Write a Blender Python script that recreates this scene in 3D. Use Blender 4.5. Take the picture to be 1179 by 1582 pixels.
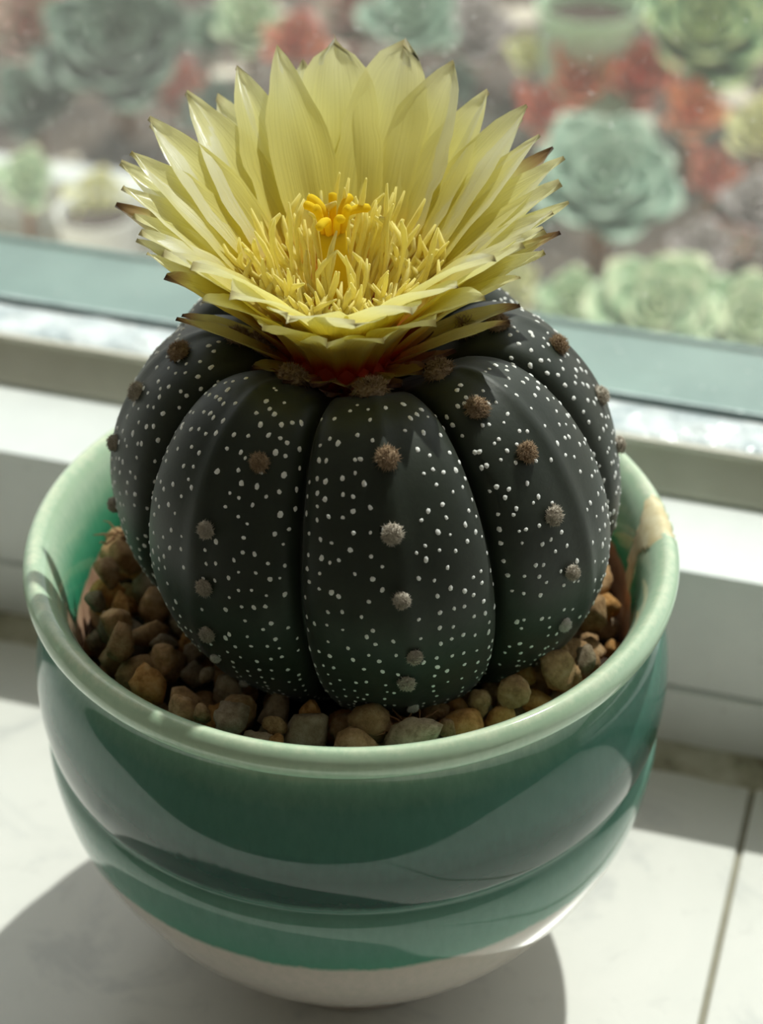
import bpy, bmesh, math, random
from mathutils import Vector, Matrix, noise
from math import sin, cos, pi, radians, sqrt, exp, hypot, atan2, degrees

for o in list(bpy.data.objects):
    bpy.data.objects.remove(o, do_unlink=True)
SC = bpy.context.scene
COL = SC.collection
R = random.Random(7)

# ------------------------------------------------------------------ camera
TH, PH = radians(36.4), radians(16.4)
CAM = Vector((0.08583583, -0.27372841, 0.30792695))
FW = Vector((-sin(PH) * cos(TH), cos(PH) * cos(TH), -sin(TH)))
RT = Vector((cos(PH), sin(PH), 0))
UP = RT.cross(FW)
cd = bpy.data.cameras.new('camera')
cam = bpy.data.objects.new('camera', cd)
COL.objects.link(cam)
cam.matrix_world = Matrix(((RT.x, UP.x, -FW.x, CAM.x), (RT.y, UP.y, -FW.y, CAM.y), (RT.z, UP.z, -FW.z, CAM.z), (0, 0, 0, 1)))
cd.sensor_fit = 'VERTICAL'
cd.sensor_height = 36.0
cd.lens = 3300.0 / 1582.0 * 36.0
cd.clip_start = 0.01
cd.clip_end = 60
cd.dof.use_dof = True
cd.dof.focus_distance = 0.326
cd.dof.aperture_fstop = 16.0
SC.camera = cam
TOCAM = Vector((sin(PH), -cos(PH), 0))          # horizontal direction from the pot towards the room

# ------------------------------------------------------------------ world, sun, exposure
w = bpy.data.worlds.new('sky')
SC.world = w
w.use_nodes = True
bg = w.node_tree.nodes['Background']
bg.inputs[0].default_value = (1.0, 1.0, 1.02, 1)
bg.inputs[1].default_value = 1.08
sd = bpy.data.lights.new('sun_offscreen', 'SUN')
sd.energy = 3.8
sd.angle = radians(0.9)
sd.color = (1.0, 0.97, 0.92)
sun = bpy.data.objects.new('sun_offscreen', sd)
COL.objects.link(sun)
sun.location = (0.3, 2, 3.5)
SUNDIR = Vector((-0.16, -0.55, -1.0)).normalized()
sun.rotation_euler = SUNDIR.to_track_quat('-Z', 'Y').to_euler()
vs = SC.view_settings
SC.display_settings.display_device = 'sRGB'
vs.view_transform = 'Standard'
vs.look = 'None'
vs.exposure = 0.15
vs.gamma = 1.0
vs.use_curve_mapping = False


# ------------------------------------------------------------------ helpers
def link(o, parent=None):
    COL.objects.link(o)
    if parent:
        o.parent = parent
    return o


def mesh(name, verts, faces, mat=None, smooth=True, uvs=None):
    m = bpy.data.meshes.new(name)
    m.from_pydata([tuple(v) for v in verts], [], faces)
    if mat:
        m.materials.append(mat)
    if smooth:
        m.polygons.foreach_set('use_smooth', [True] * len(m.polygons))
    if uvs:
        l = m.uv_layers.new(name='uv')
        for p in m.polygons:
            for li, vi in zip(p.loop_indices, p.vertices):
                l.data[li].uv = uvs[vi]
    m.update()
    return m


def obj(name, m, parent=None, loc=(0, 0, 0)):
    o = bpy.data.objects.new(name, m)
    o.location = loc
    return link(o, parent)


def empty(name, loc=(0, 0, 0), parent=None):
    o = bpy.data.objects.new(name, None)
    o.empty_display_size = 0.01
    o.location = loc
    return link(o, parent)


def tag(o, label=None, cat=None, group=None, kind=None):
    if label: o['label'] = label
    if cat: o['category'] = cat
    if group: o['group'] = group
    if kind: o['kind'] = kind
    return o


def crom(pts, n):
    """smooth Catmull-Rom resampling of a 2-D poly-line, n points per span"""
    out = []
    P = [pts[0]] + list(pts) + [pts[-1]]
    for i in range(1, len(P) - 2):
        a, b, c, d = P[i - 1], P[i], P[i + 1], P[i + 2]
        for k in range(n):
            t = k / n
            out.append(tuple(0.5 * ((2 * b[j]) + (-a[j] + c[j]) * t + (2 * a[j] - 5 * b[j] + 4 * c[j] - d[j]) * t * t
                                    + (-a[j] + 3 * b[j] - 3 * c[j] + d[j]) * t ** 3) for j in range(len(b))))
    out.append(tuple(pts[-1]))
    return out


def revolve(prof, seg, cap_start=False, cap_end=False):
    v, f = [], []
    n = len(prof)
    for i in range(seg):
        a = 2 * pi * i / seg
        for r, z in prof:
            v.append((r * cos(a), r * sin(a), z))
    for i in range(seg):
        j = (i + 1) % seg
        for k in range(n - 1):
            f.append((i * n + k, j * n + k, j * n + k + 1, i * n + k + 1))
    if cap_start:
        f.append([i * n for i in range(seg)][::-1])
    if cap_end:
        f.append([i * n + n - 1 for i in range(seg)])
    return v, f


def extrude_x(prof, x0, x1, nx=1, bevel=0):
    """closed (y,z) outline extruded along x"""
    v, f = [], []
    n = len(prof)
    for i in range(nx + 1):
        x = x0 + (x1 - x0) * i / nx
        for y, z in prof:
            v.append((x, y, z))
    for i in range(nx):
        for k in range(n):
            l = (k + 1) % n
            f.append((i * n + k, i * n + l, (i + 1) * n + l, (i + 1) * n + k))
    f.append(list(range(n)))
    f.append([nx * n + k for k in range(n)][::-1])
    return v, f


def fix_normals(m):
    bm = bmesh.new()
    bm.from_mesh(m)
    bmesh.ops.recalc_face_normals(bm, faces=bm.faces)
    bm.to_mesh(m)
    bm.free()


def bevel_mod(o, wd, seg=2):
    b = o.modifiers.new('bevel', 'BEVEL')
    b.width = wd
    b.segments = seg
    b.limit_method = 'ANGLE'
    return o


def boxmesh(name, x0, x1, y0, y1, z0, z1, mat):
    v = [(x, y, z) for x in (x0, x1) for y in (y0, y1) for z in (z0, z1)]
    f = [(0, 1, 3, 2), (4, 6, 7, 5), (0, 4, 5, 1), (2, 3, 7, 6), (0, 2, 6, 4), (1, 5, 7, 3)]
    return mesh(name, v, f, mat, smooth=False)


# ------------------------------------------------------------------ materials
class NT:
    def __init__(s, name):
        s.m = bpy.data.materials.new(name)
        s.m.use_nodes = True
        s.t = s.m.node_tree
        s.t.nodes.clear()
        s.out = s.t.nodes.new('ShaderNodeOutputMaterial')

    def n(s, typ, **kw):
        nd = s.t.nodes.new('ShaderNode' + typ)
        for k, v in kw.items():
            if k.startswith('i_'):
                key = k[2:]
                nd.inputs[int(key) if key.isdigit() else key.replace('_', ' ')].default_value = v
            else:
                setattr(nd, k, v)
        return nd

    def l(s, a, b):
        s.t.links.new(a, b)

    def noise(s, scale, detail=4, rough=0.55, coord='Object', vec=None, dist=0.0):
        nz = s.n('TexNoise')
        nz.inputs['Scale'].default_value = scale
        nz.inputs['Detail'].default_value = detail
        nz.inputs['Roughness'].default_value = rough
        nz.inputs['Distortion'].default_value = dist
        if vec is None:
            vec = s.n('TexCoord').outputs[coord]
        s.l(vec, nz.inputs['Vector'])
        return nz.outputs['Fac']

    def ramp(s, fac, stops, interp='LINEAR'):
        r = s.n('ValToRGB')
        cr = r.color_ramp
        cr.interpolation = interp
        while len(cr.elements) < len(stops):
            cr.elements.new(0.5)
        for e, (p, c) in zip(cr.elements, stops):
            e.position = p
            e.color = (*c, 1) if len(c) == 3 else c
        s.l(fac, r.inputs[0])
        return r.outputs[0]

    def mix(s, fac, a, b, typ='MIX'):
        m = s.n('MixRGB', blend_type=typ)
        for i, x in ((0, fac), (1, a), (2, b)):
            if hasattr(x, 'links'):
                s.l(x, m.inputs[i])
            else:
                m.inputs[i].default_value = x if i == 0 else (*x, 1)
        return m.outputs[0]

    def math(s, op, a, b=0.0, clamp=False):
        m = s.n('Math', operation=op, use_clamp=clamp)
        for i, x in ((0, a), (1, b)):
            if hasattr(x, 'links'):
                s.l(x, m.inputs[i])
            else:
                m.inputs[i].default_value = x
        return m.outputs[0]

    def bump(s, h, strength=0.3, dist=0.001):
        b = s.n('Bump')
        b.inputs['Strength'].default_value = strength
        b.inputs['Distance'].default_value = dist
        s.l(h, b.inputs['Height'])
        return b.outputs[0]

    def bsdf(s, color, rough=0.5, normal=None, **kw):
        p = s.n('BsdfPrincipled')
        if hasattr(color, 'links'):
            s.l(color, p.inputs['Base Color'])
        else:
            p.inputs['Base Color'].default_value = (*color, 1)
        if hasattr(rough, 'links'):
            s.l(rough, p.inputs['Roughness'])
        else:
            p.inputs['Roughness'].default_value = rough
        if normal:
            s.l(normal, p.inputs['Normal'])
        for k, v in kw.items():
            p.inputs[k.replace('_', ' ')].default_value = v
        return p.outputs[0]

    def done(s, sh):
        s.l(sh, s.out.inputs[0])
        return s.m


def srgb(r, g, b):
    f = lambda c: (c / 255 / 12.92) if c / 255 <= 0.04045 else ((c / 255 + 0.055) / 1.055) ** 2.4
    return (f(r), f(g), f(b))


def m_plain(name, col, rough=0.5, nscale=60, namt=0.15, bump=0.0, bscale=None, bdist=0.001, **kw):
    t = NT(name)
    n = t.noise(nscale)
    c = t.mix(n, tuple(x * (1 - namt) for x in col), tuple(min(1, x * (1 + namt)) for x in col))
    nm = t.bump(t.noise(bscale or nscale * 3), bump, bdist) if bump else None
    return t.done(t.bsdf(c, rough, nm, **kw))


# marble sill
t = NT('marble')
n1 = t.noise(28, 8, 0.65, dist=1.2)
n2 = t.noise(130, 5, 0.6, dist=0.6)
v = t.ramp(n1, [(0.36, srgb(206, 207, 203)), (0.47, srgb(222, 222, 216)), (1, srgb(230, 229, 223))])
c = t.mix(t.math('MULTIPLY', t.ramp(n2, [(0.60, (0, 0, 0)), (0.72, (1, 1, 1))]), 0.3), v, srgb(190, 190, 186))
M_MARBLE = t.done(t.bsdf(c, 0.22, None, Specular_IOR_Level=0.4))
M_GROUT = m_plain('grout', srgb(150, 146, 130), 0.9, 200, 0.3)
t = NT('caulk')
n1 = t.noise(90, 6, 0.7)
c = t.ramp(n1, [(0.3, srgb(120, 116, 98)), (0.5, srgb(176, 172, 152)), (0.7, srgb(205, 203, 188))])
M_CAULK = t.done(t.bsdf(c, 0.85, t.bump(t.noise(160, 5), 0.6, 0.002)))
# window frame plastic
t = NT('frame_white')
n1 = t.noise(35, 5, 0.6)
c = t.ramp(n1, [(0.3, srgb(218, 222, 220)), (0.7, srgb(232, 235, 232))])
sp = t.ramp(t.noise(420, 2), [(0.70, (0, 0, 0)), (0.78, (1, 1, 1))])
c = t.mix(t.math('MULTIPLY', sp, 0.25), c, srgb(150, 150, 140))
M_FRAME = t.done(t.bsdf(c, 0.38))
t = NT('frame_beige')
c = t.ramp(t.noise(45, 5), [(0.3, srgb(196, 192, 176)), (0.7, srgb(216, 212, 198))])
M_BEIGE = t.done(t.bsdf(c, 0.5))
t = NT('frame_ledge')
c = t.ramp(t.noise(120, 4), [(0.35, srgb(186, 198, 202)), (0.55, srgb(226, 232, 234))])
M_LEDGE = t.done(t.bsdf(c, 0.25, t.bump(t.noise(110, 3), 0.8, 0.003)))
t = NT('outer_ledge_teal')  # ledge outside the pane; tint of the window glass put into its colour
c = t.ramp(t.noise(40, 5), [(0.3, srgb(94, 118, 112)), (0.7, srgb(116, 140, 132))])
M_TEAL = t.done(t.bsdf(c, 0.3, t.bump(t.noise(60, 4), 0.15, 0.002)))
M_SEAL = m_plain('rubber_seal', srgb(88, 104, 104), 0.6, 150, 0.3)
# window glass: clear, slightly dusty
t = NT('window_glass')
tr = t.n('BsdfTransparent', i_0=(0.95, 0.98, 0.965, 1))
gl = t.n('BsdfGlossy', i_Roughness=0.02)
lw = t.n('LayerWeight', i_Blend=0.5)
fr = t.math('ADD', t.math('MULTIPLY', t.math('POWER', lw.outputs['Facing'], 5.0), 0.9), 0.03)
mx = t.n('MixShader')
t.l(fr, mx.inputs[0]); t.l(tr.outputs[0], mx.inputs[1]); t.l(gl.outputs[0], mx.inputs[2])
df = t.n('BsdfTranslucent', i_0=(0.9, 0.9, 0.85, 1))
spk = t.ramp(t.noise(900, 1), [(0.70, (0, 0, 0)), (0.76, (1, 1, 1))])
film = t.math('MULTIPLY', t.noise(14, 4), 0.075)
fac = t.math('ADD', film, t.math('MULTIPLY', spk, 0.25))
m2 = t.n('MixShader')
t.l(fac, m2.inputs[0]); t.l(mx.outputs[0], m2.inputs[1]); t.l(df.outputs[0], m2.inputs[2])
M_GLASS = t.done(m2.outputs[0])


# celadon glaze, colour by height on the pot and glaze thickness
def glaze(name, stops, zlo, zhi, jitter, chip=False, pool=0.0):
    t = NT(name)
    tc = t.n('TexCoord').outputs['Object']
    sx = t.n('SeparateXYZ')
    t.l(tc, sx.inputs[0])
    mp = t.n('Mapping')
    mp.inputs['Scale'].default_value = (1, 1, 0.35)
    t.l(tc, mp.inputs[0])
    nz = t.noise(75, 5, 0.6, vec=mp.outputs[0])
    nf = t.noise(700, 3, 0.6, vec=mp.outputs[0])
    z = t.math('ADD', sx.outputs[2], t.math('MULTIPLY', t.math('SUBTRACT', nz, 0.5), jitter))
    z = t.math('ADD', z, t.math('MULTIPLY', t.math('SUBTRACT', nf, 0.5), jitter * 0.5))
    fac = t.n('MapRange')
    fac.inputs['From Min'].default_value = zlo
    fac.inputs['From Max'].default_value = zhi
    t.l(z, fac.inputs['Value'])
    c = t.ramp(fac.outputs[0], [((zz - zlo) / (zhi - zlo), cc) for zz, cc in stops])
    c = t.mix(0.35, c, t.ramp(nf, [(0.35, (0.72, 0.80, 0.76)), (0.65, (1, 1, 1))]), 'MULTIPLY')
    rough = 0.07
    if chip:
        at = t.n('Attribute', attribute_name='chip')
        cl = t.ramp(t.noise(320, 4), [(0.35, srgb(214, 198, 152)), (0.65, srgb(236, 226, 190))])
        c = t.mix(at.outputs['Fac'], c, cl)
        rg = t.math('ADD', t.math('MULTIPLY', at.outputs['Fac'], 0.75), 0.07)
        # bare clay shows below the glaze line inside
        clay = t.n('Attribute', attribute_name='clay')
        c = t.mix(clay.outputs['Fac'], c, t.ramp(t.noise(260, 4), [(0.3, srgb(196, 150, 120)), (0.7, srgb(222, 184, 152))]))
        rough = t.math('ADD', rg, t.math('MULTIPLY', clay.outputs['Fac'], 0.7), True)
    return t.done(t.bsdf(c, rough, t.bump(nz, 0.05, 0.0008), Specular_IOR_Level=0.55))


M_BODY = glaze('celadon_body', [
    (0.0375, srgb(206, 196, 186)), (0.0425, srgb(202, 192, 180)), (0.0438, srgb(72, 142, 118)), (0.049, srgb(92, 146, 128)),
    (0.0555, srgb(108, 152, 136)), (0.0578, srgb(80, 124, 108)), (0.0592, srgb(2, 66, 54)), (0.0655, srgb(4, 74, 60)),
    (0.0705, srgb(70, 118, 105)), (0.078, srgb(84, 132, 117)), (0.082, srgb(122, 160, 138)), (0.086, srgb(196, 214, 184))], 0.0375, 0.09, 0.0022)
M_RIM = glaze('celadon_rim', [
    (0.078, srgb(70, 184, 140)), (0.0822, srgb(104, 200, 158)), (0.0862, srgb(176, 224, 190)), (0.0895, srgb(204, 230, 202)),
    (0.0912, srgb(188, 214, 184)), (0.0922, srgb(216, 226, 198))], 0.076, 0.093, 0.0024, chip=True)
t = NT('bare_white_glaze')
c = t.ramp(t.noise(60, 5), [(0.3, srgb(198, 184, 174)), (0.7, srgb(220, 210, 200))])
M_WHITEG = t.done(t.bsdf(c, 0.18))

# cactus skin
t = NT('cactus_skin')
n1 = t.noise(55, 5, 0.6)
n2 = t.noise(900, 3, 0.6)
c = t.ramp(n1, [(0.3, (0.018, 0.024, 0.016)), (0.7, (0.028, 0.035, 0.024))])
c = t.mix(0.4, c, t.ramp(n2, [(0.3, (0.65, 0.65, 0.65)), (0.7, (1.15, 1.15, 1.1))]), 'MULTIPLY')
M_SKIN = t.done(t.bsdf(c, 0.48, t.bump(n2, 0.12, 0.0003), Specular_IOR_Level=0.35, Sheen_Weight=0.12, Sheen_Roughness=0.4))
M_FLECK = m_plain('white_fleck', srgb(248, 248, 242), 0.9, 900, 0.15)


def m_wool(name, a, b):
    t = NT(name)
    c = t.ramp(t.noise(5, 3), [(0.3, a), (0.7, b)])
    d = t.n('BsdfDiffuse')
    t.l(c, d.inputs[0])
    tl = t.n('BsdfTranslucent')
    t.l(c, tl.inputs[0])
    m = t.n('MixShader', i_0=0.3)
    t.l(d.outputs[0], m.inputs[1]); t.l(tl.outputs[0], m.inputs[2])
    return t.done(m.outputs[0])


M_WOOL_BROWN = m_wool('wool_brown', srgb(150, 124, 98), srgb(200, 176, 148))
M_WOOL_GREY = m_wool('wool_grey', srgb(188, 176, 160), srgb(228, 220, 206))
M_WOOL_WHITE = m_wool('wool_white', srgb(214, 208, 200), srgb(242, 238, 232))


# petals
def m_petal(name, stops, trans=0.5, tipdark=None):
    t = NT(name)
    uv = t.n('UVMap', uv_map='uv')
    sx = t.n('SeparateXYZ')
    t.l(uv.outputs[0], sx.inputs[0])
    mp = t.n('Mapping')
    mp.inputs['Scale'].default_value = (26, 1.3, 1)
    t.l(uv.outputs[0], mp.inputs[0])
    st = t.noise(1.0, 4, 0.6, vec=mp.outputs[0])
    c = t.ramp(sx.outputs[1], stops)
    c = t.mix(0.30, c, t.ramp(st, [(0.3, (0.78, 0.78, 0.7)), (0.7, (1.12, 1.12, 1.1))]), 'MULTIPLY')
    nm = t.bump(st, 0.35, 0.0006)
    d = t.n('BsdfDiffuse')
    t.l(c, d.inputs[0]); t.l(nm, d.inputs['Normal'])
    tl = t.n('BsdfTranslucent')
    t.l(c, tl.inputs[0]); t.l(nm, tl.inputs['Normal'])
    m = t.n('MixShader', i_0=trans)
    t.l(d.outputs[0], m.inputs[1]); t.l(tl.outputs[0], m.inputs[2])
    g = t.n('BsdfGlossy', i_Roughness=0.35)
    t.l(nm, g.inputs['Normal'])
    fr = t.n('LayerWeight', i_Blend=0.25)
    m2 = t.n('MixShader')
    t.l(t.math('MULTIPLY', fr.outputs['Fresnel'], 0.35), m2.inputs[0])
    t.l(m.outputs[0], m2.inputs[1]); t.l(g.outputs[0], m2.inputs[2])
    return t.done(m2.outputs[0])


M_PETAL = m_petal('petal_yellow', [(0.0, (0.70, 0.03, 0.01)), (0.10, (0.80, 0.10, 0.015)), (0.24, (0.88, 0.62, 0.08)), (0.45, (0.90, 0.82, 0.24)),
                                   (0.8, (0.88, 0.84, 0.40)), (0.96, (0.88, 0.84, 0.50)), (1.0, (0.60, 0.52, 0.28))], 0.5)
M_PETAL_OUT = m_petal('petal_outer', [(0.0, (0.62, 0.05, 0.015)), (0.12, (0.66, 0.22, 0.04)), (0.35, (0.72, 0.60, 0.14)),
                                      (0.8, (0.66, 0.60, 0.22)), (0.92, (0.40, 0.26, 0.12)), (1.0, (0.12, 0.06, 0.04))], 0.4)
M_BRACT = m_petal('bract', [(0.0, (0.50, 0.06, 0.04)), (0.35, (0.42, 0.15, 0.09)), (0.7, (0.38, 0.20, 0.14)), (1.0, (0.08, 0.04, 0.03))], 0.3)


def m_fil(name, a, b, trans=0.45):
    t = NT(name)
    g = t.n('TexCoord').outputs['Generated']
    sx = t.n('SeparateXYZ')
    t.l(g, sx.inputs[0])
    c = t.ramp(sx.outputs[2], [(0, a), (0.6, b), (1, b)])
    d = t.n('BsdfDiffuse')
    t.l(c, d.inputs[0])
    tl = t.n('BsdfTranslucent')
    t.l(c, tl.inputs[0])
    m = t.n('MixShader', i_0=trans)
    t.l(d.outputs[0], m.inputs[1]); t.l(tl.outputs[0], m.inputs[2])
    return t.done(m.outputs[0])


M_STAMEN = m_fil('stamen_yellow', (0.98, 0.74, 0.08), (1.0, 0.92, 0.40))
M_STIGMA = m_fil('stigma_yellow', (0.95, 0.58, 0.02), (0.95, 0.74, 0.05))
M_TUBE = m_plain('flower_tube', (0.55, 0.05, 0.02), 0.6, 300, 0.4)


# gravel
def m_stone(name, a, b, c2):
    t = NT(name)
    oi = t.n('ObjectInfo')
    n1 = t.noise(2.2, 6, 0.7)
    c = t.ramp(n1, [(0.28, a), (0.5, b), (0.75, c2)])
    hs = t.n('HueSaturation')
    t.l(c, hs.inputs['Color'])
    t.l(t.math('ADD', t.math('MULTIPLY', oi.outputs['Random'], 0.5), 0.88), hs.inputs['Value'])
    nm = t.bump(t.noise(5.5, 6, 0.75), 0.9, 0.0009)
    return t.done(t.bsdf(hs.outputs[0], 0.9, nm, Specular_IOR_Level=0.15))


M_ST_TAN = m_stone('stone_tan', srgb(140, 108, 74), srgb(190, 152, 110), srgb(218, 188, 148))
M_ST_GREY = m_stone('stone_grey', srgb(128, 108, 86), srgb(176, 156, 130), srgb(206, 190, 166))
M_ST_AMBER = m_stone('stone_amber', srgb(164, 110, 58), srgb(212, 158, 96), srgb(230, 190, 134))
M_SOIL = m_plain('potting_soil', srgb(58, 42, 30), 0.95, 300, 0.5, 0.8, 700, 0.001)
M_ROOT = m_plain('dry_root', srgb(140, 98, 64), 0.85, 500, 0.3)
# outdoors
t = NT('concrete')
c = t.ramp(t.noise(16, 6, 0.65), [(0.3, srgb(176, 166, 148)), (0.7, srgb(208, 200, 184))])
M_CONC = t.done(t.bsdf(c, 0.9, t.bump(t.noise(120, 5), 0.4, 0.002)))
t = NT('bed_soil')
c = t.ramp(t.noise(45, 6, 0.7), [(0.3, srgb(48, 41, 36)), (0.55, srgb(84, 72, 62)), (0.75, srgb(120, 106, 92))])
M_BED = t.done(t.bsdf(c, 0.95, t.bump(t.noise(140, 5), 0.8, 0.004)))
M_FLOOR = m_plain('room_floor', srgb(206, 190, 166), 0.5, 5, 0.2)
M_WALL = m_plain('wall_paint', srgb(238, 236, 230), 0.8, 5, 0.03)
M_PALEPOT = m_wool('pale_green_pot', srgb(196, 222, 190), srgb(222, 238, 212))
M_WHITEPOT = m_plain('white_pot', srgb(226, 226, 220), 0.4, 30, 0.06)
M_DARKPOT = m_plain('dark_pot', srgb(70, 58, 52), 0.6, 30, 0.15)
M_TRAY = m_plain('grey_tray', srgb(196, 198, 194), 0.5, 30, 0.08)


def m_leaf(name, mid, tip):
    t = NT(name)
    uv = t.n('UVMap', uv_map='uv')
    sx = t.n('SeparateXYZ')
    t.l(uv.outputs[0], sx.inputs[0])
    e = t.math('MULTIPLY', t.math('ABSOLUTE', t.math('SUBTRACT', sx.outputs[0], 0.5)), 2.0)
    fac = t.math('MAXIMUM', t.math('MULTIPLY', e, 0.90), sx.outputs[1])
    c = t.ramp(fac, [(0.0, mid), (0.80, mid), (0.97, tip)])
    c = t.mix(0.3, c, t.ramp(t.noise(60, 4), [(0.3, (0.75, 0.75, 0.75)), (0.7, (1.1, 1.1, 1.1))]), 'MULTIPLY')
    return t.done(t.bsdf(c, 0.5, None, Subsurface_Weight=0.0))


# ================================================================== THE SETTING
YF = 0.0635            # room-side face of the window frame
X0, X1 = -1.0, 1.0
SLAB_J = 0.0688
sill = tag(empty('windowsill', (0, 0, -0.025)), 'white marble windowsill slabs under the pot', kind='structure')
for xa, xb in ((X0, -0.52), (-0.519, SLAB_J - 0.0006), (SLAB_J + 0.0006, X1)):
    m = boxmesh('marble_slab', xa, xb, -0.15, YF + 0.012, 0.0, 0.025, M_MARBLE)
    bevel_mod(obj('marble_slab', m, sill), 0.0005)
obj('joint_grout', boxmesh('joint_grout', SLAB_J - 0.0007, SLAB_J + 0.0007, -0.149, YF + 0.010, 0.004, 0.0242, M_GROUT), sill)

# caulk strip along the frame
v, f = [], []
NX = 420
for i in range(NX + 1):
    x = X0 + (X1 - X0) * i / NX
    wob = noise.noise((x * 60, 1.3, 0)) * 0.0012 + noise.noise((x * 210, 4.3, 0)) * 0.0006
    for k in range(7):
        s = k / 6
        y = YF + 0.002 - (0.0105 + wob) * s
        z = 0.0022 * (1 - s ** 2) + (noise.noise((x * 190, s * 3, 7)) * 0.0005 if 0 < k < 6 else 0) + (0.0 if k < 6 else -0.001)
        v.append((x, y, z))
for i in range(NX):
    for k in range(6):
        f.append((i * 7 + k, i * 7 + k + 1, i * 7 + 8 + k, i * 7 + 7 + k))
cs = obj('trim_1', mesh('caulk', v, f, M_CAULK))
tag(cs, 'rough grey sealant strip between marble sill and window frame', kind='structure')

win = tag(empty('window_1', (0, 0, 0)), 'white window frame with teal-tinted outer ledge and dusty glass pane', kind='structure')


def rail(name, prof, mat, bev=0.0006, seg=3):
    m = mesh(name, *extrude_x(prof, X0, X1), mat, smooth=False)
    fix_normals(m)
    return bevel_mod(obj(name, m, win), bev, seg)


Z1, YB1, YB2, Z2, YS = 0.0472, 0.0878, 0.0928, 0.0577, 0.1050
rail('frame_rail', [(YF, 0.0), (YF, 0.0160), (YF + 0.0016, 0.0164), (YF + 0.0016, 0.0172), (YF, 0.0176), (YF, Z1),
                    (YB2 + 0.002, Z1), (YB2 + 0.002, 0.0)], M_FRAME, 0.0005)
rail('glazing_bead', [(YB1, Z1), (YB1 + 0.0002, Z1 + 0.0016), (YB2 - 0.0002, Z2 - 0.0018), (YB2 - 0.0010, Z2 - 0.0014), (YB2 - 0.0008, Z2 - 0.0004),
                      (YB2 + 0.002, Z2 - 0.0004), (YB2 + 0.002, Z1)], M_BEIGE, 0.0003)
# wet, bumpy top ledge
v, f = [], []
NX = 700
NK = 10
for i in range(NX + 1):
    x = X0 + (X1 - X0) * i / NX
    for k in range(NK + 1):
        s = k / NK
        y = YB2 - 0.0002 + (YS + 0.003 - YB2) * s
        b = max(0, noise.noise((x * 95, s * 2.2, 3)) - 0.12) * 0.0032 * sin(pi * min(1, s * 1.1)) if k < NK else 0
        v.append((x, y, Z2 + b - (0.0008 if k == 0 else 0)))
for i in range(NX):
    for k in range(NK):
        a = i * (NK + 1) + k
        f.append((a, a + NK + 1, a + NK + 2, a + 1))
obj('upper_ledge', mesh('upper_ledge', v, f, M_LEDGE), win)
rail('rubber_seal', [(YS - 0.0006, Z2), (YS - 0.0006, Z2 + 0.0008), (YS + 0.0003, Z2 + 0.0013), (YS + 0.0005, Z2 + 0.0013), (YS + 0.0005, Z2)], M_SEAL, 0.0003)
YO = YS + 0.0275
rail('outer_ledge', [(YS + 0.0002, Z2 - 0.012), (YS + 0.0002, Z2 - 0.0004), (YS + 0.006, Z2 - 0.0006), (YO - 0.002, Z2 + 0.0002),
                     (YO - 0.0016, Z2 + 0.0012), (YO, Z2 + 0.0012), (YO, Z2 - 0.012)], M_TEAL, 0.0004)
rail('outer_rail', [(YB2 + 0.002, 0.0), (YB2 + 0.002, Z2 - 0.0012), (YS, Z2 - 0.0012), (YS, Z2 - 0.0125), (YO - 0.001, Z2 - 0.0125), (YO - 0.001, 0.0)], M_FRAME)
gp = obj('glass_pane', boxmesh('glass_pane', X0, X1, YS + 0.0006, YS + 0.0036, Z2 + 0.0002, 1.40, M_GLASS), win)

# room under the sill, ground outside
def boxes(name, bxs, mat):
    v, f = [], []
    for (x0, x1, y0, y1, z0, z1) in bxs:
        b = len(v)
        v += [(x, y, z) for x in (x0, x1) for y in (y0, y1) for z in (z0, z1)]
        f += [tuple(b + i for i in q) for q in ((0, 1, 3, 2), (4, 6, 7, 5), (0, 4, 5, 1), (2, 3, 7, 6), (0, 2, 6, 4), (1, 5, 7, 3))]
    return mesh(name, v, f, mat, smooth=False)


WY = YF + 0.003
tag(obj('wall_front', boxes('wall_front', [(-1.9, 1.9, WY, WY + 0.06, -0.9, -0.026), (-1.9, X0 - 0.001, WY, WY + 0.06, -0.026, 1.7), (X1 + 0.001, 1.9, WY, WY + 0.06, -0.026, 1.7),
                                           (X0 - 0.001, X1 + 0.001, WY, WY + 0.06, 1.41, 1.7)], M_WALL)), 'painted wall around the window opening', kind='structure')
tag(obj('floor', boxmesh('floor', -1.9, 1.9, -3.2, WY + 0.06, -0.94, -0.9, M_FLOOR)), 'wooden room floor below the window', kind='structure')
tag(obj('ceiling', boxmesh('ceiling', -1.9, 1.9, -3.2, WY + 0.06, 1.7, 1.74, M_WALL)), 'plain painted room ceiling', kind='structure')
tag(obj('wall_back', boxmesh('wall_back', -1.9, 1.9, -3.26, -3.2, -0.9, 1.7, M_WALL)), 'plain painted wall opposite the window', kind='structure')
tag(obj('wall_left', boxmesh('wall_left', -1.96, -1.9, -3.2, WY + 0.06, -0.9, 1.7, M_WALL)), 'plain painted side wall of the room', kind='structure')
tag(obj('wall_right', boxmesh('wall_right', 1.9, 1.96, -3.2, WY + 0.06, -0.9, 1.7, M_WALL)), 'plain painted side wall with nothing on it', kind='structure')
ZG = -0.13


def unproj(px, py, z):
    d = FW * 3300 + RT * (px - 589.5) - UP * (py - 791)
    return CAM + d * ((z - CAM.z) / d.z)


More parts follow.
